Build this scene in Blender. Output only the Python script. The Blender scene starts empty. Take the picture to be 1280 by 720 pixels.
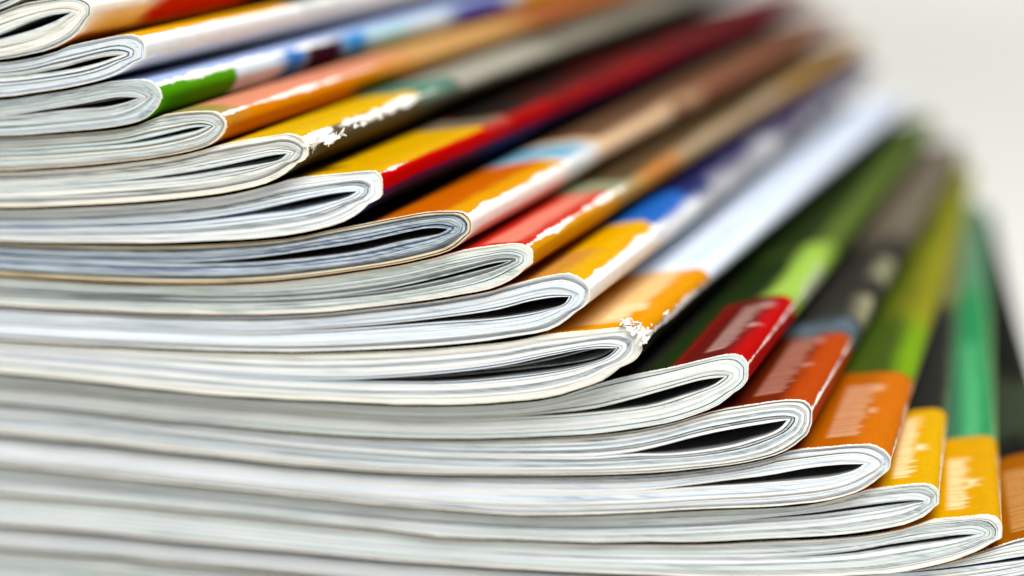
import bpy, math, random
from mathutils import Vector, Matrix, noise
random.seed(7)
scene = bpy.context.scene

# ------------------------------------------------------------------ camera
# The photograph is 1280 x 720.  The folds of the magazines run to a vanishing point
# right of and above the frame, which fixes focal length, pitch and yaw.
F = 2400.0                      # focal length in photo pixels
HOR = -160.0                    # horizon row
VPX = 1330.0                    # vanishing column of world +Y (direction of the folds)
D0 = 0.285                      # metres to the fold of the magazine in focus
cx, cy = 640.0, 360.0
yc = Vector((VPX-cx, HOR-cy, F)).normalized()           # world Y in camera axes (x right, y down, z forward)
p = math.atan2(cy-HOR, F)
zc = Vector((0, -math.cos(p), -math.sin(p)))            # world Z
xc = yc.cross(zc)
xc = -xc if xc.x < 0 else xc                            # world X, to the right
def cam_to_world(v):
    return Vector((v.dot(xc), v.dot(yc), v.dot(zc)))
def ray(px, py):
    return cam_to_world(Vector(((px-cx)/F, (py-cy)/F, 1.0)))
CAM = -ray(800, 420)*D0                                 # that fold is at the world origin
def on_front(px, py, y=0.0):                            # pixel -> point on the plane of the cut page edges
    r = ray(px, py); t = (y-CAM.y)/r.y
    return CAM + r*t

cam_d = bpy.data.cameras.new('camera')
cam = bpy.data.objects.new('camera', cam_d)
scene.collection.objects.link(cam)
right = cam_to_world(Vector((1, 0, 0))); up = cam_to_world(Vector((0, -1, 0))); back = cam_to_world(Vector((0, 0, -1)))
cam.matrix_world = Matrix(((right.x, up.x, back.x, CAM.x), (right.y, up.y, back.y, CAM.y),
                           (right.z, up.z, back.z, CAM.z), (0, 0, 0, 1)))
cam_d.sensor_width = 36.0
cam_d.lens = F/1280*36.0
cam_d.clip_start = 0.01
cam_d.clip_end = 50
cam_d.dof.use_dof = True
cam_d.dof.focus_distance = 0.287
cam_d.dof.aperture_fstop = 5.6
scene.camera = cam

# ------------------------------------------------------------------ world, lamps, exposure
w = bpy.data.worlds.new('World'); scene.world = w; w.use_nodes = True
bg = w.node_tree.nodes['Background']
bg.inputs[0].default_value = (0.97, 0.985, 1.0, 1); bg.inputs[1].default_value = 0.10
def area(name, loc, target, size, power, col=(1, 1, 1), spread=180):
    d = bpy.data.lights.new(name, 'AREA'); d.shape = 'RECTANGLE'; d.size = size[0]; d.size_y = size[1]
    d.energy = power; d.color = col; d.spread = math.radians(spread)
    o = bpy.data.objects.new(name, d); scene.collection.objects.link(o)
    o.location = loc
    o.rotation_euler = (Vector(target)-Vector(loc)).to_track_quat('-Z', 'Y').to_euler()
    return o
area('softbox_key', (0.30, -0.75, 1.30), (0, 0.05, 0), (0.9, 0.7), 37, (1, 0.99, 0.97))
area('background_fill', (0.4, 2.2, 1.9), (0.38, 2.0, 0), (1.6, 1.0), 27, (1, 0.99, 0.98), 150)  # added unseen fill lamp, brightens the table and backdrop behind the stack
scene.view_settings.view_transform = 'Standard'
scene.view_settings.look = 'None'
scene.view_settings.exposure = 0.0
scene.view_settings.gamma = 1.0
scene.render.engine = 'CYCLES'

# ------------------------------------------------------------------ materials
def lin(c):
    return tuple(((v/255)/12.92 if v/255 <= 0.04045 else ((v/255+0.055)/1.055)**2.4) for v in c)
def ink(c):
    l = lin(c); g = sum(l)/3; ch = max(l)-min(l)
    return tuple(max(0.0, (g+(v-g)*(1+0.10*ch))*(1-0.32*ch)) for v in l)
class NT:
    """small helper around a node tree"""
    def __init__(s, name):
        s.m = bpy.data.materials.new(name); s.m.use_nodes = True
        s.t = s.m.node_tree; s.b = s.t.nodes['Principled BSDF']
    def n(s, kind, **kw):
        nd = s.t.nodes.new(kind)
        for k, v in kw.items(): setattr(nd, k, v)
        return nd
    def link(s, a, b): s.t.links.new(a, b)
    def put(s, sock, v):
        if isinstance(v, (int, float)): sock.default_value = v
        else: s.link(v, sock)
    def math(s, op, a, b=None, clamp=False):
        nd = s.n('ShaderNodeMath', operation=op, use_clamp=clamp)
        s.put(nd.inputs[0], a)
        if b is not None: s.put(nd.inputs[1], b)
        return nd.outputs[0]
    def ramp(s, x, lo, hi):                # smooth 0..1
        nd = s.n('ShaderNodeMapRange', interpolation_type='SMOOTHSTEP')
        s.put(nd.inputs[0], x); s.put(nd.inputs[1], lo); s.put(nd.inputs[2], hi)
        return nd.outputs[0]
    def mix(s, fac, a, b):
        nd = s.n('ShaderNodeMix', data_type='RGBA')
        s.put(nd.inputs[0], fac)
        for k, c in ((6, a), (7, b)):
            if isinstance(c, tuple): nd.inputs[k].default_value = (*c[:3], 1)
            else: s.link(c, nd.inputs[k])
        return nd.outputs[2]
    def noise(s, vec, scale, detail=3, rough=0.55):
        nd = s.n('ShaderNodeTexNoise')
        s.link(vec, nd.inputs['Vector']); nd.inputs['Scale'].default_value = scale
        nd.inputs['Detail'].default_value = detail; nd.inputs['Roughness'].default_value = rough
        return nd.outputs[0]
    def scaled(s, vec, sc, off=(0, 0, 0)):
        nd = s.n('ShaderNodeMapping'); s.link(vec, nd.inputs[0])
        nd.inputs['Scale'].default_value = sc; nd.inputs['Location'].default_value = off
        return nd.outputs[0]

_paper = {}
def paper(rgb, ink, streak):
    """cut page edges: paper colour, colour of the printing that bleeds to the edge, how much of it"""
    key = (rgb, ink, streak)
    if key in _paper: return _paper[key]
    t = NT('page_edge_paper')
    co = t.n('ShaderNodeTexCoord').outputs['Object']
    rnd = t.n('ShaderNodeObjectInfo').outputs['Random']
    sh = t.n('ShaderNodeVectorMath', operation='ADD'); t.link(co, sh.inputs[0])
    cmb = t.n('ShaderNodeCombineXYZ'); t.link(t.math('MULTIPLY', rnd, 7.0), cmb.inputs[0]); t.link(t.math('MULTIPLY', rnd, 3.0), cmb.inputs[2])
    t.link(cmb.outputs[0], sh.inputs[1])
    v = sh.outputs[0]
    fine = t.noise(t.scaled(v, (90, 60, 3600)), 1.0, 3, 0.6)      # thin lines along the edge
    broad = t.noise(t.scaled(v, (32, 20, 500)), 1.0, 2, 0.5)       # where pictures run off the page
    speck = t.noise(t.scaled(v, (1400, 900, 4200)), 1.0, 2, 0.6)
    a = t.math('MULTIPLY', t.ramp(broad, 0.62-streak*0.3, 0.78-streak*0.22), t.ramp(fine, 0.35, 0.62))
    col = t.mix(t.math('MULTIPLY', a, 0.85), lin(rgb), lin(ink))
    tint = t.mix(rnd, lin((255, 251, 245)), lin((242, 249, 255)))
    mm = t.n('ShaderNodeMix', data_type='RGBA', blend_type='MULTIPLY'); mm.inputs[0].default_value = 1
    t.link(col, mm.inputs[6]); t.link(tint, mm.inputs[7])
    dark = t.mix(t.math('MULTIPLY', t.ramp(fine, 0.55, 0.75), 0.2), mm.outputs[2], lin((112, 116, 112)))
    sp = t.mix(t.math('MULTIPLY', t.ramp(speck, 0.60, 0.80), 0.18), dark, lin((120, 118, 110)))
    t.link(sp, t.b.inputs['Base Color'])
    t.b.inputs['Roughness'].default_value = 0.62
    t.b.inputs['Specular IOR Level'].default_value = 0.25
    bump = t.n('ShaderNodeBump'); bump.inputs['Strength'].default_value = 0.25; bump.inputs['Distance'].default_value = 0.00012
    t.link(fine, bump.inputs['Height']); t.link(bump.outputs[0], t.b.inputs['Normal'])
    _paper[key] = t.m
    return t.m

def raw_paper(rgb=(244, 240, 230)):
    key = ('raw', rgb)
    if key in _paper: return _paper[key]
    t = NT('cover_edge_paper')
    co = t.n('ShaderNodeTexCoord').outputs['Object']
    f = t.noise(t.scaled(co, (700, 500, 1500)), 1.0, 4, 0.65)
    t.link(t.mix(t.math('MULTIPLY', t.ramp(f, 0.5, 0.75), 0.45), lin(rgb), lin((168, 156, 130))), t.b.inputs['Base Color'])
    t.b.inputs['Roughness'].default_value = 0.7
    _paper[key] = t.m
    return t.m

I = 999
def cover_print(base, rects, wear, front_wear=1.0, label=None, seed=0.0, rough=0.42):
    """printed cover.  UV in millimetres: u across from the fold (+ on the top face), v along the fold.
    rects = (u0, u1, v0, v1, colour, softness)"""
    t = NT('printed_cover')
    uv = t.n('ShaderNodeUVMap').outputs[0]
    sep = t.n('ShaderNodeSeparateXYZ'); t.link(uv, sep.inputs[0])
    u, v = sep.outputs[0], sep.outputs[1]
    shift = t.scaled(uv, (1, 1, 1), (seed*31.7, seed*17.3, seed*5.1))
    n1 = t.noise(t.scaled(shift, (0.16, 0.05, 1)), 1.0, 3, 0.6)
    n2 = t.noise(t.scaled(shift, (0.9, 0.45, 1)), 1.0, 2, 0.55)
    n4 = t.noise(t.scaled(shift, (0.35, 0.16, 1)), 1.0, 2, 0.5)
    n3 = t.noise(t.scaled(shift, (3.0, 3.0, 1)), 1.0, 3, 0.6)
    col = ink(base)
    wob = t.math('MULTIPLY', t.math('SUBTRACT', n1, 0.5), 2.0)
    rects = list(rects)+[(17, I, -I, I, (46, 42, 40), 1.5), (-I, -13, -I, I, (52, 50, 50), 1.5)]      # dark colour paints gap shade onto the faces inside the stack
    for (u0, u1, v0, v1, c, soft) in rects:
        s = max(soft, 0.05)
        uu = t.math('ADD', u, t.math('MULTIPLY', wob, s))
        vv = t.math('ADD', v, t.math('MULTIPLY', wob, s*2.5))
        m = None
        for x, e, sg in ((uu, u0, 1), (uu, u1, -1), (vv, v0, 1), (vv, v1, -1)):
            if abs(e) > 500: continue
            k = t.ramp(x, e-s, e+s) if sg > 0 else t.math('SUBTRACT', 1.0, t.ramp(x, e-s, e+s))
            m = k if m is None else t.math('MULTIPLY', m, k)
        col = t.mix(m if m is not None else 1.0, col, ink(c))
    # printed pictures are never one flat tone
    blotch = t.mix(t.ramp(n2, 0.30, 0.70), lin((205, 205, 205)), lin((255, 255, 255)))
    mm = t.n('ShaderNodeMix', data_type='RGBA', blend_type='MULTIPLY'); mm.inputs[0].default_value = 0.2
    if isinstance(col, tuple): mm.inputs[6].default_value = (*col, 1)
    else: t.link(col, mm.inputs[6])
    t.link(blotch, mm.inputs[7]); col = mm.outputs[2]
    if label:
        # pale block of fine print with a small mark beside it
        (u0, u1, v0, v1, lc, st) = label[:6]
        jag = t.n('ShaderNodeTexNoise', noise_dimensions='1D'); t.link(t.math('ADD', v, seed*13.0), jag.inputs['W'])
        jag.inputs['Scale'].default_value = 0.55; jag.inputs['Detail'].default_value = 3
        ju = t.math('ADD', u, t.math('MULTIPLY', t.math('SUBTRACT', jag.outputs[0], 0.5), 4.5))
        def box(a, b, c, d, s=0.6):
            m = t.math('MULTIPLY', t.ramp(ju, a-s, a+s), t.math('SUBTRACT', 1.0, t.ramp(u, b-s, b+s)))
            return t.math('MULTIPLY', m, t.math('MULTIPLY', t.ramp(v, c-s, c+s), t.math('SUBTRACT', 1.0, t.ramp(v, d-s, d+s))))
        bars = t.n('ShaderNodeTexNoise', noise_dimensions='1D'); t.link(t.math('MULTIPLY', v, 1.1), bars.inputs['W'])
        bars.inputs['Scale'].default_value = 1.0; bars.inputs['Detail'].default_value = 2
        bar = t.math('ADD', 0.35, t.math('MULTIPLY', t.ramp(bars.outputs[0], 0.40, 0.60), 0.65))
        edge = t.ramp(n3, 0.25, 0.5)
        m = t.math('MULTIPLY', box(u0, u1, v0, v1), t.math('MULTIPLY', bar, t.math('ADD', 0.6, t.math('MULTIPLY', edge, 0.4))))
        col = t.mix(t.math('MULTIPLY', m, st), col, lin(lc))
        vm = v0+(v1-v0)*0.42
        m2 = box(u0-1.8, u0-0.4, vm, vm+3.0, 0.7)
        m3 = 0.0 if len(label) > 6 else box(u0-1.6, u0+0.2, v1-4.5, v1-0.5, 0.7)
        col = t.mix(t.math('MULTIPLY', t.math('MAXIMUM', m2, m3), st), col, lin(lc))
    # white paper where the ink has flaked off: along the fold and at the front corner
    wm = None
    for (uc, hw, v0, v1) in wear:
        dist = t.math('ABSOLUTE', t.math('SUBTRACT', u, uc))
        wid = t.math('MULTIPLY', t.math('ADD', t.math('MULTIPLY', t.math('SUBTRACT', n4, 0.46), 4.2), t.math('ADD', t.math('MULTIPLY', t.math('SUBTRACT', n2, 0.5), 1.3), t.math('MULTIPLY', t.math('SUBTRACT', n3, 0.5), 1.8))), hw)
        wid = t.math('ADD', wid, hw*0.55)
        k = t.ramp(t.math('SUBTRACT', wid, dist), -0.22, 0.22)
        k = t.math('MULTIPLY', k, t.math('SUBTRACT', 1.0, t.ramp(v, v1*0.75, v1)))
        if v0 > 0: k = t.math('MULTIPLY', k, t.ramp(v, v0-2, v0+2))
        wm = k if wm is None else t.math('MAXIMUM', wm, k)
    fw = t.math('ADD', t.math('MULTIPLY', t.math('SUBTRACT', n3, 0.45), 1.6*front_wear), 0.35*front_wear)
    k = t.ramp(t.math('SUBTRACT', fw, v), -0.1, 0.15)
    wm = k if wm is None else t.math('MAXIMUM', wm, k)
    col = t.mix(wm, col, lin((250, 247, 240)))
    t.link(col, t.b.inputs['Base Color'])
    t.link(t.math('ADD', rough, t.math('MULTIPLY', wm, 0.4)), t.b.inputs['Roughness'])
    t.b.inputs['IOR'].default_value = 1.035
    bump = t.n('ShaderNodeBump'); bump.inputs['Strength'].default_value = 0.05; bump.inputs['Distance'].default_value = 0.0002
    t.link(t.math('ADD', n2, t.math('MULTIPLY', wm, -0.6)), bump.inputs['Height']); t.link(bump.outputs[0], t.b.inputs['Normal'])
    return t.m

def plain(name, rgb, rough=0.6, var=0.04, scale=6.0):
    t = NT(name)
    co = t.n('ShaderNodeTexCoord').outputs['Object']
    f = t.noise(co, scale, 4, 0.6)
    a = lin(rgb); b = tuple(x*(1-var) for x in a)
    t.link(t.mix(f, a, b), t.b.inputs['Base Color']); t.b.inputs['Roughness'].default_value = rough
    return t.m

def slit_shade_mat(rgb):
    t = NT('slit_shade')
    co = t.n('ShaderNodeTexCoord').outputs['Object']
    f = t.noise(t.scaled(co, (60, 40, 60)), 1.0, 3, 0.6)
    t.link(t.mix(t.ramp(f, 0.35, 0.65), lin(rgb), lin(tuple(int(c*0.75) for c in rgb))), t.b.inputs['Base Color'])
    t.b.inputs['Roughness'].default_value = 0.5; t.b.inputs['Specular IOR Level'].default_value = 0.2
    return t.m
spread = slit_shade_mat((140, 142, 144))                     # grey paints slit shade onto the inside of the innermost sheets

# ------------------------------------------------------------------ traced magazine ends (photo pixels)
# top: from the left to the fold; bot: from the fold to the left; slit: hollow inside the fold
MAGS = [
 dict(top=[(-60,-36),(-20,-35),(10,-36),(32,-33)], tip=(43,-19), bot=[(37,-8),(22,1),(10,7),(0,11),(-30,18)],
      st=(14,-13), sa=[(0,-10),(-20,-5)], sb=[(5,-10),(-20,-3)], sl=[(-60,2)]),
 dict(top=[(-30,19),(0,12),(25,5),(50,1),(80,-3),(100,-2)], tip=(113,7), bot=[(111,18),(105,30),(96,42),(80,53),(60,62),(30,69),(0,74)],
      st=(87,16), sa=[(60,20),(40,26),(20,34),(0,43),(-30,52)], sb=[(72,24),(40,37),(20,43),(0,48),(-30,54)], sl=[(-60,58)]),
 dict(top=[(0,77),(50,67),(100,54),(125,49),(150,44),(165,43),(176,47)], tip=(182,57), bot=[(179,67),(170,77),(155,88),(135,97),(110,104),(75,111),(40,116),(0,121)],
      st=(151,69), sa=[(130,71),(100,78),(75,85),(50,90)], sb=[(140,73),(110,82),(80,88),(50,92)], sl=[(0,97)]),
 dict(top=[(0,123),(50,115),(100,106),(150,101),(182,100),(195,106)], tip=(201,118), bot=[(198,131),(188,143),(175,151),(150,157),(120,161),(60,166),(0,170)],
      st=(174,122), sa=[(150,121),(125,125),(100,130),(50,138)], sb=[(160,127),(130,134),(100,136),(50,141)], sl=[(0,146)]),
 dict(top=[(0,173),(60,169),(120,163),(160,156),(190,147),(215,142),(250,139),(268,140),(277,146)], tip=(282,156), bot=[(279,166),(272,174),(262,181),(240,188),(200,196),(150,202),(100,207),(50,210),(0,213)],
      st=(258,158), sa=[(240,160),(210,167),(180,174),(155,179)], sb=[(245,163),(215,170),(185,176),(155,180)], sl=[(80,185),(0,189)]),
 dict(top=[(0,216),(60,213),(120,209),(160,204),(200,198),(250,187),(300,176),(340,170),(362,167),(376,172)], tip=(385,184), bot=[(381,192),(372,203),(356,217),(330,230),(305,236),(280,241),(200,250),(100,256),(0,259)],
      st=(358,192), sa=[(342,194),(317,199),(280,207),(230,216),(170,224)], sb=[(350,199),(318,206),(280,212),(230,220),(170,225)], sl=[(80,231),(0,235)]),
 dict(top=[(0,263),(100,260),(200,254),(280,245),(330,234),(367,223),(405,219),(455,214),(469,214)], tip=(477,223), bot=[(475,236),(465,250),(450,265),(430,277),(400,286),(350,295),(300,299),(200,303),(100,303),(0,301)],
      st=(443,240), sa=[(417,243),(380,250),(342,259),(310,266)], sb=[(430,247),(392,257),(355,264),(310,268)], sl=[(240,276),(120,282),(0,284)]),
 dict(top=[(0,304),(100,307),(200,308),(300,304),(350,299),(400,290),(450,281),(500,271),(537,265),(562,264),(580,266)], tip=(589,278), bot=[(585,291),(575,304),(560,314),(540,320),(500,329),(450,337),(400,344),(320,352),(200,354),(100,350),(0,344)],
      st=(560,286), sa=[(537,285),(500,292),(450,303),(400,311),(320,322),(240,328)], sb=[(550,292),(500,302),(450,314),(400,321),(320,328),(240,330)], sl=[(100,327),(0,322)]),
 dict(top=[(0,347),(100,353),(200,357),(320,355),(400,347),(450,340),(500,331),(545,321),(562,316),(600,309),(625,306),(650,305)], tip=(665,314), bot=[(662,326),(652,340),(635,352),(612,361),(575,368),(525,376),(450,385),(400,390),(320,393),(200,391),(100,387),(0,381)],
      st=(637,326), sa=[(612,330),(575,340),(525,352),(475,362)], sb=[(625,331),(587,341),(537,353),(475,364)], sl=[(400,371),(300,375),(150,372),(0,365)]),
 dict(top=[(0,384),(100,390),(200,394),(320,396),(400,393),(475,385),(550,376),(610,364),(647,354),(697,343),(715,343)], tip=(737,361), bot=[(731,372),(722,386),(707,401),(685,413),(647,420),(600,427),(560,431),(480,436),(400,439),(320,439),(200,435),(100,430),(0,424)],
      st=(711,371), sa=[(690,372),(660,377),(622,387),(560,396),(480,405),(400,411)], sb=[(705,380),(672,390),(635,396),(610,399),(560,402),(480,408),(400,413)], sl=[(320,416),(200,412),(0,402)]),
 dict(top=[(0,427),(100,433),(200,438),(320,442),(400,442),(480,439),(560,434),(640,427),(685,418),(735,414),(772,410),(790,409)], tip=(802,421), bot=[(799,432),(790,447),(772,462),(755,475),(722,487),(690,496),(640,502),(560,506),(480,505),(400,501),(320,497),(200,487),(100,476),(0,466)],
      st=(771,435), sa=[(735,436),(685,445),(635,456),(560,466),(480,472),(430,474)], sb=[(760,445),(735,455),(685,465),(635,471),(560,477),(480,477),(430,476)], sl=[(320,471),(160,456),(0,443)]),
 dict(top=[(0,469),(100,479),(200,490),(320,500),(400,504),(480,508),(560,509),(640,505),(690,499),(760,476),(800,467),(840,459),(877,450),(912,443),(926,445)], tip=(935,457), bot=[(932,468),(917,490),(900,505),(875,516),(840,527),(790,536),(740,542),(690,545),(640,547),(560,548),(480,546),(400,542),(320,535),(200,524),(100,512),(0,503)],
      st=(906,471), sa=[(877,475),(840,485),(790,499),(740,511),(695,516)], sb=[(890,482),(852,495),(815,506),(765,513),(695,519)], sl=[(640,521),(560,524),(480,522),(400,516),(320,508),(200,498),(100,488),(0,482)]),
 dict(top=[(0,506),(100,515),(200,527),(320,538),(400,545),(480,549),(560,551),(640,550),(740,545),(800,538),(860,523),(900,512),(935,507),(967,502),(994,500),(1008,503)], tip=(1015,513), bot=[(1013,524),(1009,538),(1001,550),(988,560),(972,568),(927,579),(877,585),(815,591),(715,594),(640,594),(560,593),(480,590),(400,584),(320,576),(200,563),(100,552),(0,543)],
      st=(984,525), sa=[(947,531),(900,539),(865,547),(827,557),(790,565)], sb=[(975,535),(960,543),(940,549),(915,556),(865,564),(830,567),(790,567)], sl=[(740,570),(640,570),(560,568),(480,563),(400,557),(320,549),(200,536),(100,524),(0,516)]),
 dict(top=[(0,546),(100,555),(200,566),(320,579),(400,587),(480,593),(560,596),(640,597),(715,597),(815,594),(880,588),(930,578),(960,569),(997,562),(1035,559),(1072,556),(1096,558)], tip=(1113,573), bot=[(1109,587),(1097,599),(1080,611),(1060,619),(1030,626),(997,630),(960,633),(880,636),(800,640),(715,643),(640,643),(560,637),(480,631),(400,622),(320,614),(200,602),(100,591),(0,581)],
      st=(1080,580), sa=[(1047,581),(1010,585),(960,594),(920,599),(880,604)], sb=[(1070,587),(1042,595),(997,600),(960,603),(920,606),(880,608)], sl=[(800,613),(720,615),(640,614),(560,611),(480,605),(400,598),(320,590),(200,578),(0,560)]),
 dict(top=[(0,584),(100,594),(200,605),(320,617),(400,625),(480,634),(560,640),(640,646),(715,646),(800,643),(880,639),(960,636),(1010,632),(1050,623),(1080,613),(1110,609),(1147,605),(1164,606)], tip=(1174,617), bot=[(1170,631),(1157,644),(1135,654),(1110,660),(1072,666),(1010,671),(960,673),(880,677),(815,677),(740,678),(640,674),(560,671),(480,662),(320,646),(200,634),(100,625),(0,617)],
      st=(1151,627), sa=[(1122,629),(1072,635),(1022,642),(985,646)], sb=[(1135,630),(1085,637),(1022,645),(985,648)], sl=[(900,654),(720,660),(640,658),(480,647),(320,632),(160,615),(0,600)]),
 dict(top=[(0,620),(100,628),(200,637),(320,649),(480,665),(560,674),(640,677),(740,681),(815,681),(880,681),(960,677),(1030,674),(1080,670),(1135,660),(1165,650),(1210,646),(1233,644),(1246,647)], tip=(1253,659), bot=[(1250,669),(1235,682),(1215,692),(1185,702),(1147,711),(1110,717),(1000,722),(880,722),(815,719),(740,716),(640,710),(480,700),(400,692),(320,685),(200,674),(100,663),(0,656)],
      st=(1221,668), sa=[(1197,669),(1160,674),(1110,681),(1065,689)], sb=[(1210,671),(1172,677),(1110,685),(1065,692)], sl=[(960,698),(800,698),(640,693),(480,683),(320,668),(160,652),(0,638)]),
 dict(top=[(0,659),(100,667),(200,677),(320,688),(400,695),(480,703),(640,713),(740,719),(815,722),(880,725),(1000,725),(1110,720),(1180,706),(1242,685),(1280,673),(1310,669),(1327,670)], tip=(1337,684), bot=[(1331,700),(1310,715),(1270,727),(1200,738),(1100,744),(1000,747),(800,745),(640,738),(480,728),(320,713),(200,702),(100,693),(0,686)],
      st=(1308,692), sa=[(1280,695),(1230,703),(1180,710)], sb=[(1290,698),(1230,706),(1180,712)], sl=[(1000,724),(800,724),(640,717),(480,708),(320,696),(0,671)]),
 dict(top=[(0,689),(100,697),(200,705),(320,717),(480,732),(640,742),(800,749),(1000,751),(1100,748),(1200,742),(1270,731),(1310,722),(1333,720)], tip=(1344,735), bot=[(1336,755),(1310,770),(1250,782),(1150,788),(1000,792),(800,792),(640,786),(480,774),(320,760),(200,748),(0,730)],
      st=(1312,745), sa=[(1280,748),(1230,755),(1180,761)], sb=[(1290,750),(1230,758),(1180,763)], sl=[(1000,768),(800,768),(640,763),(480,753),(320,738),(0,708)]),
]
N = len(MAGS)
LENGTHS = [0.312]*9+[0.308, 0.302, 0.300, 0.295, 0.290]+[0.285]*4     # formats differ
WIDTH = 0.205
STEP = [0, 0.6, 0.7, 0.6, 0.9, 0.7, 2.0, 0.7, 1.0, 0.8, 0.7, 3.2, 0.9, 1.2, 1.6, 1.0, 1.4, 1.1]   # each lies a little further back than the one above (mm)
YOFF = [(sum(STEP[:k+1])-8.5)*0.001 for k in range(N)]

def spline(pts, step):
    """centripetal Catmull-Rom through 2-D points, resampled evenly"""
    P = [Vector(q) for q in pts]
    P = [P[0]*2-P[1]]+P+[P[-1]*2-P[-2]]
    out = []
    for i in range(1, len(P)-2):
        p0, p1, p2, p3 = P[i-1:i+3]
        t0 = 0.0; t1 = t0+max((p1-p0).length, 1e-9)**0.5; t2 = t1+max((p2-p1).length, 1e-9)**0.5; t3 = t2+max((p3-p2).length, 1e-9)**0.5
        n = 12
        for k in range(n):
            t = t1+(t2-t1)*k/n
            a1 = p0*((t1-t)/(t1-t0))+p1*((t-t0)/(t1-t0)); a2 = p1*((t2-t)/(t2-t1))+p2*((t-t1)/(t2-t1)); a3 = p2*((t3-t)/(t3-t2))+p3*((t-t2)/(t3-t2))
            b1 = a1*((t2-t)/(t2-t0))+a2*((t-t0)/(t2-t0)); b2 = a2*((t3-t)/(t3-t1))+a3*((t-t1)/(t3-t1))
            out.append(b1*((t2-t)/(t2-t1))+b2*((t-t1)/(t2-t1)))
    out.append(P[-2])
    return out
def resample(poly, fr):
    L = [0.0]
    for a, b in zip(poly, poly[1:]): L.append(L[-1]+(b-a).length)
    res = []; j = 0
    for f in fr:
        s = f*L[-1]
        while j < len(L)-2 and L[j+1] < s: j += 1
        d = L[j+1]-L[j]
        res.append(poly[j].lerp(poly[j+1], (s-L[j])/d if d > 1e-12 else 0))
    return res
NS = 46
FR = [1-(1-i/NS)**1.9 for i in range(NS+1)]             # 0 at the fore-edge, 1 at the fold, dense near the fold

def profile(k):
    """(outer, inner) profiles in front-plane metres (x, z), fore-edge top -> fold -> fore-edge bottom"""
    m = MAGS[k]; y = YOFF[k]
    W = lambda q: (lambda v: (v.x, v.z))(on_front(q[0], q[1], y))
    tipw = W(m['tip']); xl = tipw[0]-WIDTH
    def lead(pts):                                      # level run from the last traced point to the fore-edge
        a = pts[0]; n = max(2, int((a[0]-xl)/0.03))
        return [(xl+(a[0]-xl)*i/n, a[1]) for i in range(n)]+pts
    top = [W(q) for q in m['top']]+[tipw]
    bot = [W(q) for q in m['bot'][::-1]]
    full = lead(top)+lead(bot)[::-1]
    sp = spline(full, 1)
    it = max(range(len(sp)), key=lambda i: sp[i].x)
    A = resample(sp[:it+1], FR); B = resample(sp[it:][::-1], FR)
    sl = [W(q) for q in m['sl'][::-1]]
    sa = spline(lead(sl+[W(q) for q in m['sa'][::-1]]+[W(m['st'])]), 1)
    sb = spline(lead(sl+[W(q) for q in m['sb'][::-1]]+[W(m['st'])]), 1)
    return A, B, resample(sa, FR), resample(sb, FR)

PROF = [list(profile(k)) for k in range(N)]
VPS = [1560, 1560, 1560, 1560, 1525, 1505, 1560, 1510, 1500, 1450, 1475, 1410, 1400, 1330, 1250, 1205, 1140, 1140]
DIRS = []
for k in range(N):                                      # horizontal direction of each fold
    # the pile is looser at its far end, so the upper ones also rise a little towards the back
    rise = 85*min(1, max(0, (11-k)/5))
    d = ray(VPS[k], HOR-rise); DIRS.append(d.normalized())
def z_at(poly, x):
    for a, b in zip(poly, poly[1:]):
        if a.x <= x <= b.x and b.x > a.x: return a.y+(b.y-a.y)*(x-a.x)/(b.x-a.x)
    return None
for k in range(1, N):                                   # a magazine never cuts into the one that lies on it
    up_b = PROF[k-1][1]; xl = up_b[0].x
    for q in PROF[k][0]:
        z = z_at(up_b, q.x)
        if z is None and q.x < xl: z = up_b[0].y
        if z is not None: q.y = min(q.y, z-0.00003-min(1, max(0, (q.x+0.16)/0.05))*(0.00036+0.00036*max(0, 0.5+0.9*noise.noise(Vector((q.x*45, k*7.7, 0))))))
    for A, S, sg in ((PROF[k][0], PROF[k][2], 1), (PROF[k][2], PROF[k][3], 1), (PROF[k][3], PROF[k][1], 1)):
        for a, b in zip(A, S):
            b.y = min(b.y, a.y-0.00003)

# ------------------------------------------------------------------ scene building helpers
col = scene.collection
def link(name, me, parent=None):
    o = bpy.data.objects.new(name, me); col.objects.link(o)
    if parent: o.parent = parent
    return o

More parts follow.
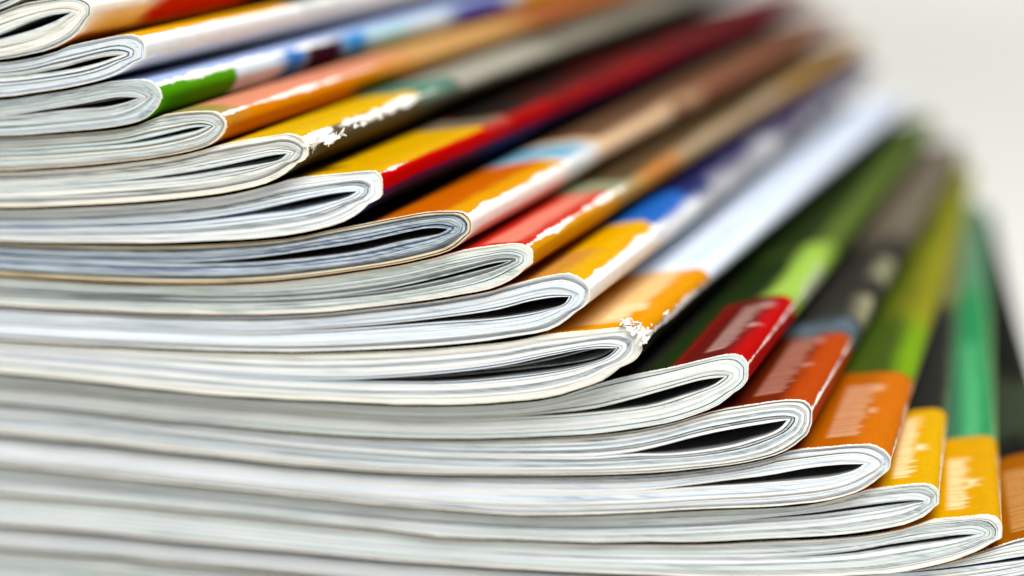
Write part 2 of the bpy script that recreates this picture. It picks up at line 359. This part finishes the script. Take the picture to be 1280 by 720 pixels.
def sheet(name, k, outer, inner, mats, parent, origin, y0, length, fuzz, uv=None, rows=1):
    """a folded sheet: the strip between two profiles, extruded along the fold.
    mats[0] = outside face, mats[1] = edges and inside"""
    d = DIRS[k]; n = len(outer)
    vs = []; fs = []; mi = []; sm = []; uvs = []
    ys = [length*r/rows for r in range(rows+1)]
    def pos(q, r, i):
        yy = ys[r]
        if r == 0: yy += y0 + fuzz*noise.noise(Vector((q.x*160, k*3.1+y0*9000, 0.3)))+fuzz*0.5*noise.noise(Vector((q.x*900, k*2.7+y0*7000, 4.3)))
        return (q.x+d.x*yy-origin.x, YOFF[k]+d.y*yy-origin.y, q.y+d.z*yy-origin.z)
    def grid(prof, mat, flip):
        b = len(vs)
        for r in range(rows+1):
            for i, q in enumerate(prof): vs.append(pos(q, r, i))
        for r in range(rows):
            for i in range(n-1):
                f = [b+r*n+i, b+r*n+i+1, b+(r+1)*n+i+1, b+(r+1)*n+i]
                idx = [(i, r), (i+1, r), (i+1, r+1), (i, r+1)]
                if flip: f.reverse(); idx.reverse()
                fs.append(f); mi.append(mat); sm.append(True); uvs.extend(idx)
    def rim(r, flip):
        b = len(vs)
        for q in outer: vs.append(pos(q, r, 0))
        for q in inner: vs.append(pos(q, r, 0))
        for i in range(n-1):
            f = [b+i, b+n+i, b+n+i+1, b+i+1]
            if flip: f.reverse()
            fs.append(f); mi.append(1); sm.append(False); uvs.extend([(0, 0)]*4)
    def side(i, flip):
        b = len(vs)
        for r in (0, rows):
            vs.append(pos(outer[i], r, i)); vs.append(pos(inner[i], r, i))
        f = [b, b+2, b+3, b+1]
        if flip: f.reverse()
        fs.append(f); mi.append(1); sm.append(False); uvs.extend([(0, 0)]*4)
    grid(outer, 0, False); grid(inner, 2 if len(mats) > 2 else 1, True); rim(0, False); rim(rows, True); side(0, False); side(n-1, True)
    me = bpy.data.meshes.new(name); me.from_pydata(vs, [], fs)
    me.polygons.foreach_set('material_index', mi); me.polygons.foreach_set('use_smooth', sm)
    for m in mats: me.materials.append(m)
    if uv:
        lay = me.uv_layers.new(name='UVMap')
        for j, (i, r) in enumerate(uvs): lay.data[j].uv = (uv[i], ys[r]*1000)
    me.update()
    return link(name, me, parent)

def lerp_prof(A, B, t): return [a.lerp(b, t) for a, b in zip(A, B)]

# ------------------------------------------------------------------ the setting
base_z = min(q.y for q in PROF[N-1][1])
def sheet_plane(name, verts, mat):
    me = bpy.data.meshes.new(name); me.from_pydata(verts, [], [(0, 1, 2, 3)]); me.materials.append(mat)
    o = link(name, me); o['kind'] = 'structure'; return o
sheet_plane('table_top', [(-1.6, -0.9, base_z), (1.8, -0.9, base_z), (1.8, 2.4, base_z), (-1.6, 2.4, base_z)], plain('white_table_top', (226, 225, 218), 0.55))
sheet_plane('backdrop_wall', [(-3, 2.7, base_z-0.7), (3.4, 2.7, base_z-0.7), (3.4, 2.7, base_z+1.6), (-3, 2.7, base_z+1.6)], plain('white_backdrop', (232, 232, 227), 0.8))

# ------------------------------------------------------------------ cover printing (millimetres: u across, v along the fold)
I = 999
W_ = (248, 247, 244)
COVERS = [
 # 0
 dict(base=(226,222,212), rects=[], wear=[(1,0.4,0,80)], label='topmost magazine of the stack, pale grey page ends curling above the white and red one'),
 # 1 white, red, orange
 dict(base=(222,62,16), rects=[(-I,I,-I,20,(250,244,236),3),(-I,-5.6,-I,60,(240,170,90),1.0),(-I,I,78,I,(236,176,40),8)], wear=[],
      label='magazine with white front corner running into red and orange on its fold'),
 # 2 white-blue spine, yellow top
 dict(base=(240,243,249), rects=[(1.6,I,-I,52,(240,172,22),0.5),(1.6,I,52,I,(62,84,60),3)],
      wear=[(1.2,0.5,0,200)], label='magazine with pale blue white fold and orange yellow top strip'),
 # 3 green box then blues
 dict(base=(212,228,238), rects=[(-I,I,-I,24,(82,156,22),0.4),(-I,I,40,50,(64,132,214),3),(-I,I,50,66,(52,14,38),2.5),(-I,I,66,77,(72,156,226),3),(-I,I,77,95,(186,226,236),5),
      (-I,I,120,150,(74,58,150),6),(-I,I,155,I,(232,176,46),8),(2.0,I,-I,I,(172,192,234),0.3)], wear=[(1.8,0.55,0,70)], label='magazine with green box, pale blue and dark maroon patches along its fold'),
 # 4 orange
 dict(base=(222,136,16), rects=[(1.9,I,-I,I,(226,148,118),0.4),(-I,I,68,I,(206,158,98),12),(-I,I,138,I,(176,104,60),15),(1.9,I,-I,8,(150,140,70),3)], wear=[(1.9,0.35,0,62)],
      label='magazine with plain orange fold and salmon top edge separated by a flaked white line'),
 # 5 yellow top, dark fold, torn white ridge
 dict(base=(88,78,56), rects=[(1.9,I,-I,48,(232,186,52),0.5),(1.0,I,48,66,(84,132,116),3),(0.2,I,66,I,(160,156,142),1.0),(0.2,I,125,I,(106,100,84),12)],
      wear=[(1.5,0.8,0,58),(0.9,1.1,0,8)], label='magazine with yellow top, dark brown fold and ragged torn white ridge'),
 # 6 yellow top, red fold
 dict(base=(206,26,6), rects=[(1.3,I,-I,44,(228,176,40),0.4),(1.3,I,44,56,(116,108,88),2),(1.3,I,56,I,(28,28,24),3),(-I,1.2,88,I,(132,22,24),22),(-I,1.2,150,I,(84,26,26),18),(-I,-1.3,-I,I,(70,26,72),0.6),(-I,-2.4,-I,I,(52,58,108),0.7)],
      wear=[(1.2,0.32,0,12)], label='magazine with yellow top strip and bright red fold fading to maroon'),
 # 7 orange-yellow box, white fold
 dict(base=(250,238,232), rects=[(1.4,I,-I,47,(234,164,34),0.4),(5.0,I,-I,47,(206,104,30),1.5),(1.0,I,47,66,(122,178,204),3),(0.3,I,66,I,(222,190,150),3),(-I,0.4,64,I,(232,178,108),8),(-I,I,128,I,(146,92,68),18),(2.8,I,72,I,(104,74,54),1.5)],
      wear=[(1.2,0.55,0,62)], label='magazine with orange box, white fold and tan brown page ends'),
 # 8 red box
 dict(base=(222,152,44), rects=[(1.5,I,-I,46,(206,56,44),0.4),(3.4,8.6,2,44,(232,140,118),1.2),(0.8,I,46,72,(138,142,112),3),(-I,I,66,90,(204,132,70),6),(-I,I,90,I,(178,154,124),14),(-I,I,180,I,(186,146,88),20),(2.6,I,58,I,(84,66,42),1.5)],  # last rect, dark brown, paints the shadow below the magazine above
      wear=[(1.4,0.5,0,60)], label='magazine with coral red box on top and golden orange fold'),
 # 9 yellow box, white fold, blue behind
 dict(base=(250,248,246), rects=[(1.5,I,-I,44,(240,182,20),0.4),(1.2,I,44,88,(44,104,190),1.6),(-0.2,I,72,I,(36,36,84),5),(-0.2,I,150,I,(62,48,80),15),(5.0,I,-I,20,(214,150,70),2)],
      wear=[(1.2,0.6,0,55)], label='magazine with golden yellow box, broad white fold and blue cover behind the box'),
 # 10 orange-yellow box, white blue
 dict(base=(226,234,248), rects=[(-0.6,I,-I,44,(238,162,24),0.4),(5.0,13.0,4,43,(250,206,146),1.3),(4.0,8,50,I,(206,220,242),2),(-I,-0.8,-I,I,(30,36,24),0.3)],
      wear=[(-0.4,0.55,0,46),(0.6,1.3,0,3.5)], lab=(5.4,9.0,7,18,(255,226,190),0.5), label='magazine with peach labelled orange box, pale blue white cover and shredded white corner'),
 # 11 red box, lime, dark green
 dict(base=(30,46,18), rects=[(-I,6.5,43,96,(164,200,84),2.0),(-I,I,92,I,(84,104,38),10),(5.5,I,92,I,(38,52,22),2),(-I,12.5,-I,43,(186,20,4),0.4),(3.8,12.5,-I,43,(96,20,16),1.8),(-I,1.2,52,76,(186,196,160),1.5)],
      wear=[(0.4,0.22,0,60)], lab=(5.2,8.6,5,38,(206,170,158),0.6), label='magazine with bright red box ending in lime green and dark green cover'),
 # 12 orange red box, grey
 dict(base=(48,46,42), rects=[(-I,I,-I,45,(182,72,6),0.4),(5.0,I,-I,45,(112,38,12),1.8),(-I,I,45.5,56,(88,104,114),4.5),(-0.6,2.6,60,76,(172,168,134),2.5),(-0.4,3.0,92,112,(160,158,124),3),(-I,I,135,I,(112,102,86),18)],
      wear=[(0.3,0.25,0,50)], lab=(6.2,10.6,5,42,(204,150,130),0.55), label='magazine with burnt orange box followed by dark grey cover'),
 # 13 orange box, green
 dict(base=(64,82,22), rects=[(-I,4.5,44,92,(120,160,24),2.2),(-I,5.5,85,I,(146,142,28),6),(-I,I,-I,44,(210,116,4),0.4),(6.5,I,-I,44,(178,94,8),2.2),(-I,0.0,44,I,(176,170,120),0.5)],
      wear=[(0.0,0.3,0,50)], lab=(6.6,11.2,5,36,(216,176,140),0.62), label='magazine with amber orange box and leaf green cover behind it'),
 # 14 yellow, dark grey
 dict(base=(36,37,34), rects=[(-I,I,-I,42,(234,182,4),0.4),(-I,1.0,43,I,(104,124,88),1.0),(-I,I,130,I,(120,120,70),14)],
      wear=[(0.4,0.2,0,40)], lab=(5.4,8.0,4,37,(252,236,196),0.75,1), label='magazine with plain yellow box and charcoal cover, above the green one'),
 # 15 yellow, green
 dict(base=(44,140,84), rects=[(-I,1.8,42,I,(130,164,112),0.8),(7.5,I,42,I,(66,112,84),1.5),(4.2,6.8,42,110,(86,176,116),1.2),(-I,I,-I,42,(230,172,4),0.4),(-I,I,165,I,(98,140,110),20)],
      wear=[(0.6,0.2,0,40)], lab=(6.4,9.2,4,30,(252,232,190),0.75,1), label='magazine with yellow box and emerald green cover behind it'),
 # 16 brown orange, black
 dict(base=(20,20,16), rects=[(-I,I,-I,42,(160,92,8),0.4),(-I,I,50,90,(52,60,44),8)],
      wear=[(0.6,0.2,0,40)], lab=(6.0,9.5,4,34,(206,160,96),0.7), label='magazine with brown box and nearly black cover, under the green covered one'),
 # 17
 dict(base=(60,66,60), rects=[(-I,I,-I,42,(190,120,30),0.4)], wear=[(0.6,0.2,0,40)], label='lowest magazine of the stack, resting on the table'),
]
# page-edge tones: (paper, ink, streak) picked at random for the sheets of each magazine
WHT = ((238,240,241),(200,210,216),0.22); COOL = ((228,234,242),(160,176,200),0.35); GRN = ((222,229,226),(160,176,174),0.40)
CRM = ((239,236,228),(210,204,186),0.3); GRY = ((198,203,204),(124,134,138),0.65); TAN = ((232,214,184),(190,160,112),0.5)
BLU = ((190,202,220),(92,112,146),0.9); DGR = ((160,168,172),(74,84,92),0.9)
TONES = [[GRY,GRN],[WHT,CRM,GRN],[WHT,COOL,WHT,GRN],[GRY,GRN,GRY,GRY],[CRM,GRN,GRY,GRN],[GRN,CRM,GRY,WHT],[WHT,COOL,WHT,GRY,DGR],
         [BLU,GRY,BLU,COOL,DGR,GRY],[GRN,GRY,CRM,GRN],[WHT,COOL,WHT,WHT],[CRM,WHT,COOL,CRM,GRY],[WHT,CRM,WHT,GRN],[WHT,COOL,GRN,GRY,WHT],
         [WHT,COOL,WHT,WHT],[GRN,GRY,WHT,GRY],[CRM,WHT,GRN,GRY],[GRY,CRM,COOL],[GRY,GRN]]
OUTER = {7: [TAN, TAN], 5: [CRM], 10: [CRM, CRM], 4: [CRM], 8: [CRM], 13: [WHT], 12: [WHT, WHT]}
RIM = [(236,232,222)]*N
RIM[7] = (224,196,152); RIM[4] = (240,226,204); RIM[5] = (246,234,208); RIM[8] = (246,228,214); RIM[10] = (244,236,212); RIM[3] = (232,226,210)

def shreds(name, spots, parent, origin, d, seed):
    """ragged strips of torn cover paper curling off the fold; spots = (point, size in mm)"""
    rnd = random.Random(seed); vs = []; fs = []
    side = Vector((d.y, -d.x, 0)); upv = Vector((0, 0, 1))
    for (pt, s) in spots:
        for _ in range(2):
            c = pt-origin+Vector((rnd.uniform(-.3, .3), rnd.uniform(-.4, .4), rnd.uniform(-.3, .2)))*0.001*s
            ang = rnd.uniform(0.2, 2.6); along = rnd.uniform(-0.9, 0.9)
            dirv = (side*math.cos(ang)+upv*math.sin(ang)+d*along).normalized()
            wide = (d*0.9+side*rnd.uniform(-.5, .5)+upv*rnd.uniform(-.4, .4)).normalized()
            nrm = dirv.cross(wide).normalized()
            ln = s*rnd.uniform(0.9, 1.5)*0.001; wd = s*rnd.uniform(1.4, 2.4)*0.001; curl = rnd.uniform(-0.5, 0.5); th = 0.00007
            b = len(vs); n = 4
            for q in range(n+1):
                f = q/n; w = wd*(1-0.55*f)*rnd.uniform(0.7, 1.25)
                m = c+dirv*(ln*(f-0.25))+nrm*(curl*ln*f*f)
                for e, g in ((-1, 1), (1, 1), (1, -1), (-1, -1)):
                    vs.append(m+wide*(e*w*rnd.uniform(0.75, 1.2)/2)+nrm*(g*th))
            for q in range(n):
                for e in range(4): fs.append((b+q*4+e, b+q*4+(e+1) % 4, b+q*4+4+(e+1) % 4, b+q*4+4+e))
            fs.append((b+3, b+2, b+1, b)); fs.append((b+n*4, b+n*4+1, b+n*4+2, b+n*4+3))
    me = bpy.data.meshes.new(name); me.from_pydata([tuple(v) for v in vs], [], fs); me.materials.append(raw_paper((250, 248, 242)))
    return link(name, me, parent)

# ------------------------------------------------------------------ the magazines
for k in range(N):
    A, B, SA, SB = PROF[k]
    LENGTH = LENGTHS[k]; C = COVERS[k]; rnd = random.Random(100+k)
    d = DIRS[k]
    tip = A[-1]
    origin = Vector((tip.x-0.1+d.x*LENGTH/2, YOFF[k]+d.y*LENGTH/2, min(q.y for q in B)))
    root = link('magazine', None); root.location = origin
    root['label'] = C['label']; root['category'] = 'magazine'; root['group'] = 'magazines in the stack'
    outer = A+B[::-1][1:]; inner = SA+SB[::-1][1:]
    # arc length from the fold, in millimetres (+ on the top face)
    it = len(A)-1; uv = [0.0]*len(outer)
    for i in range(it-1, -1, -1): uv[i] = uv[i+1]+(outer[i]-outer[i+1]).length*1000
    for i in range(it+1, len(outer)): uv[i] = uv[i-1]-(outer[i]-outer[i-1]).length*1000
    # thickness shares: cover, then sheets of uneven thickness
    ns = 11 if k not in (0, N-1) else 7
    th = [0.5]+[rnd.uniform(0.3, 1.9) for _ in range(ns)]
    tot = sum(th); acc = 0; cuts = []
    for x in th: cuts.append((acc/tot, (acc+x)/tot)); acc += x
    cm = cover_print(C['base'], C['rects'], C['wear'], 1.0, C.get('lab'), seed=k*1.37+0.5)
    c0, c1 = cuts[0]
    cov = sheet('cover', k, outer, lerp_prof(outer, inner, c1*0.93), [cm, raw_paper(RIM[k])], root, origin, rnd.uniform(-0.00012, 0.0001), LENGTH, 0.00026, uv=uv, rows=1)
    for j, (a, b) in enumerate(cuts[1:]):
        g = (b-a)*(0.012 if k in (9, 11, 12, 13, 15) else 0.03)
        # sheets swell and pinch a little along their length
        def wob(t, i, s): return t
        P0 = []; P1 = []
        for i in range(len(outer)):
            e = math.sin(math.pi*min(1, max(0, (a+b)/2)))*0.045
            nz = noise.noise(Vector((outer[i].x*38+k*5.3, j*1.7, 2.0)))*e
            P0.append(outer[i].lerp(inner[i], min(0.995, a+g+nz))); P1.append(outer[i].lerp(inner[i], min(0.999, b-g+nz)))
        pm = paper(*rnd.choice(TONES[k]))
        if j < len(OUTER.get(k, [])): pm = paper(*OUTER[k][j])
        y0 = rnd.uniform(-0.00006, 0.00016)
        if rnd.random() < 0.2: y0 += rnd.uniform(0.0003, 0.0011)
        mats = [pm, pm] if j < ns-1 else [pm, pm, spread]  # innermost sheet carries the painted slit shade on its inside face
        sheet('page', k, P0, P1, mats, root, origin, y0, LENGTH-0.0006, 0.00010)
    # pages that have come loose inside the hollow of the fold
    loose = {10: [0.22, 0.72], 5: [0.72], 6: [0.80], 3: [0.4]}.get(k, [])
    for f in loose:
        fr = [min(1, max(0, (q/NS))) for q in range(NS+1)]
        mid = []
        for i in range(NS+1):
            g = f+0.12*math.sin(i*0.35+f*9)
            if i > NS-5: g = f
            mid.append(SA[i].lerp(SB[i], g))
        keep = mid[4:NS-1]
        P0 = [q+Vector((0, 0.00007)) for q in keep]; P1 = [q-Vector((0, 0.00007)) for q in keep]
        pm = paper(*GRY)
        sheet('page', k, P0, P1, [pm, pm], root, origin, 0.0016, LENGTH-0.002, 0.0003)
    if k == 10:
        e = Vector((d.x, d.y, 0))
        spots = []
        for (px, py, v, s) in ((783,405,0.2,1.0),(788,411,-0.1,0.9),(796,415,-0.1,1.1),(800,424,-0.1,1.0),(806,424,0.3,0.9),(792,404,0.2,1.1),(798,410,0.3,0.9),(804,419,0.6,1.2),(803,427,0.3,0.8),(776,404,0.2,0.7),(809,414,2.2,0.6),(814,406,4,0.35),(829,393,11,0.55),(833,391,12,0.4),(845,382,18,0.3)):
            q = on_front(px, py, YOFF[k]+v*0.001*d.y)
            spots.append((q, s))
        shreds('torn_paper', spots, cov, origin, d, 5)
    if k == 5:
        spots = []
        for (px, py, v, s) in ((383,180,0.3,0.7),(390,180,1.5,0.7),(398,176,3,0.8),(405,174,4,1.2),(412,175,5,1.4),(419,172,6,1.2),(427,166,8,0.8),(446,158,13,0.6),(455,155,15,0.5),(476,147,22,0.5)):
            q = on_front(px, py, YOFF[k]+v*0.001*d.y)
            spots.append((q, s))
        shreds('torn_paper', spots, cov, origin, d, 9)
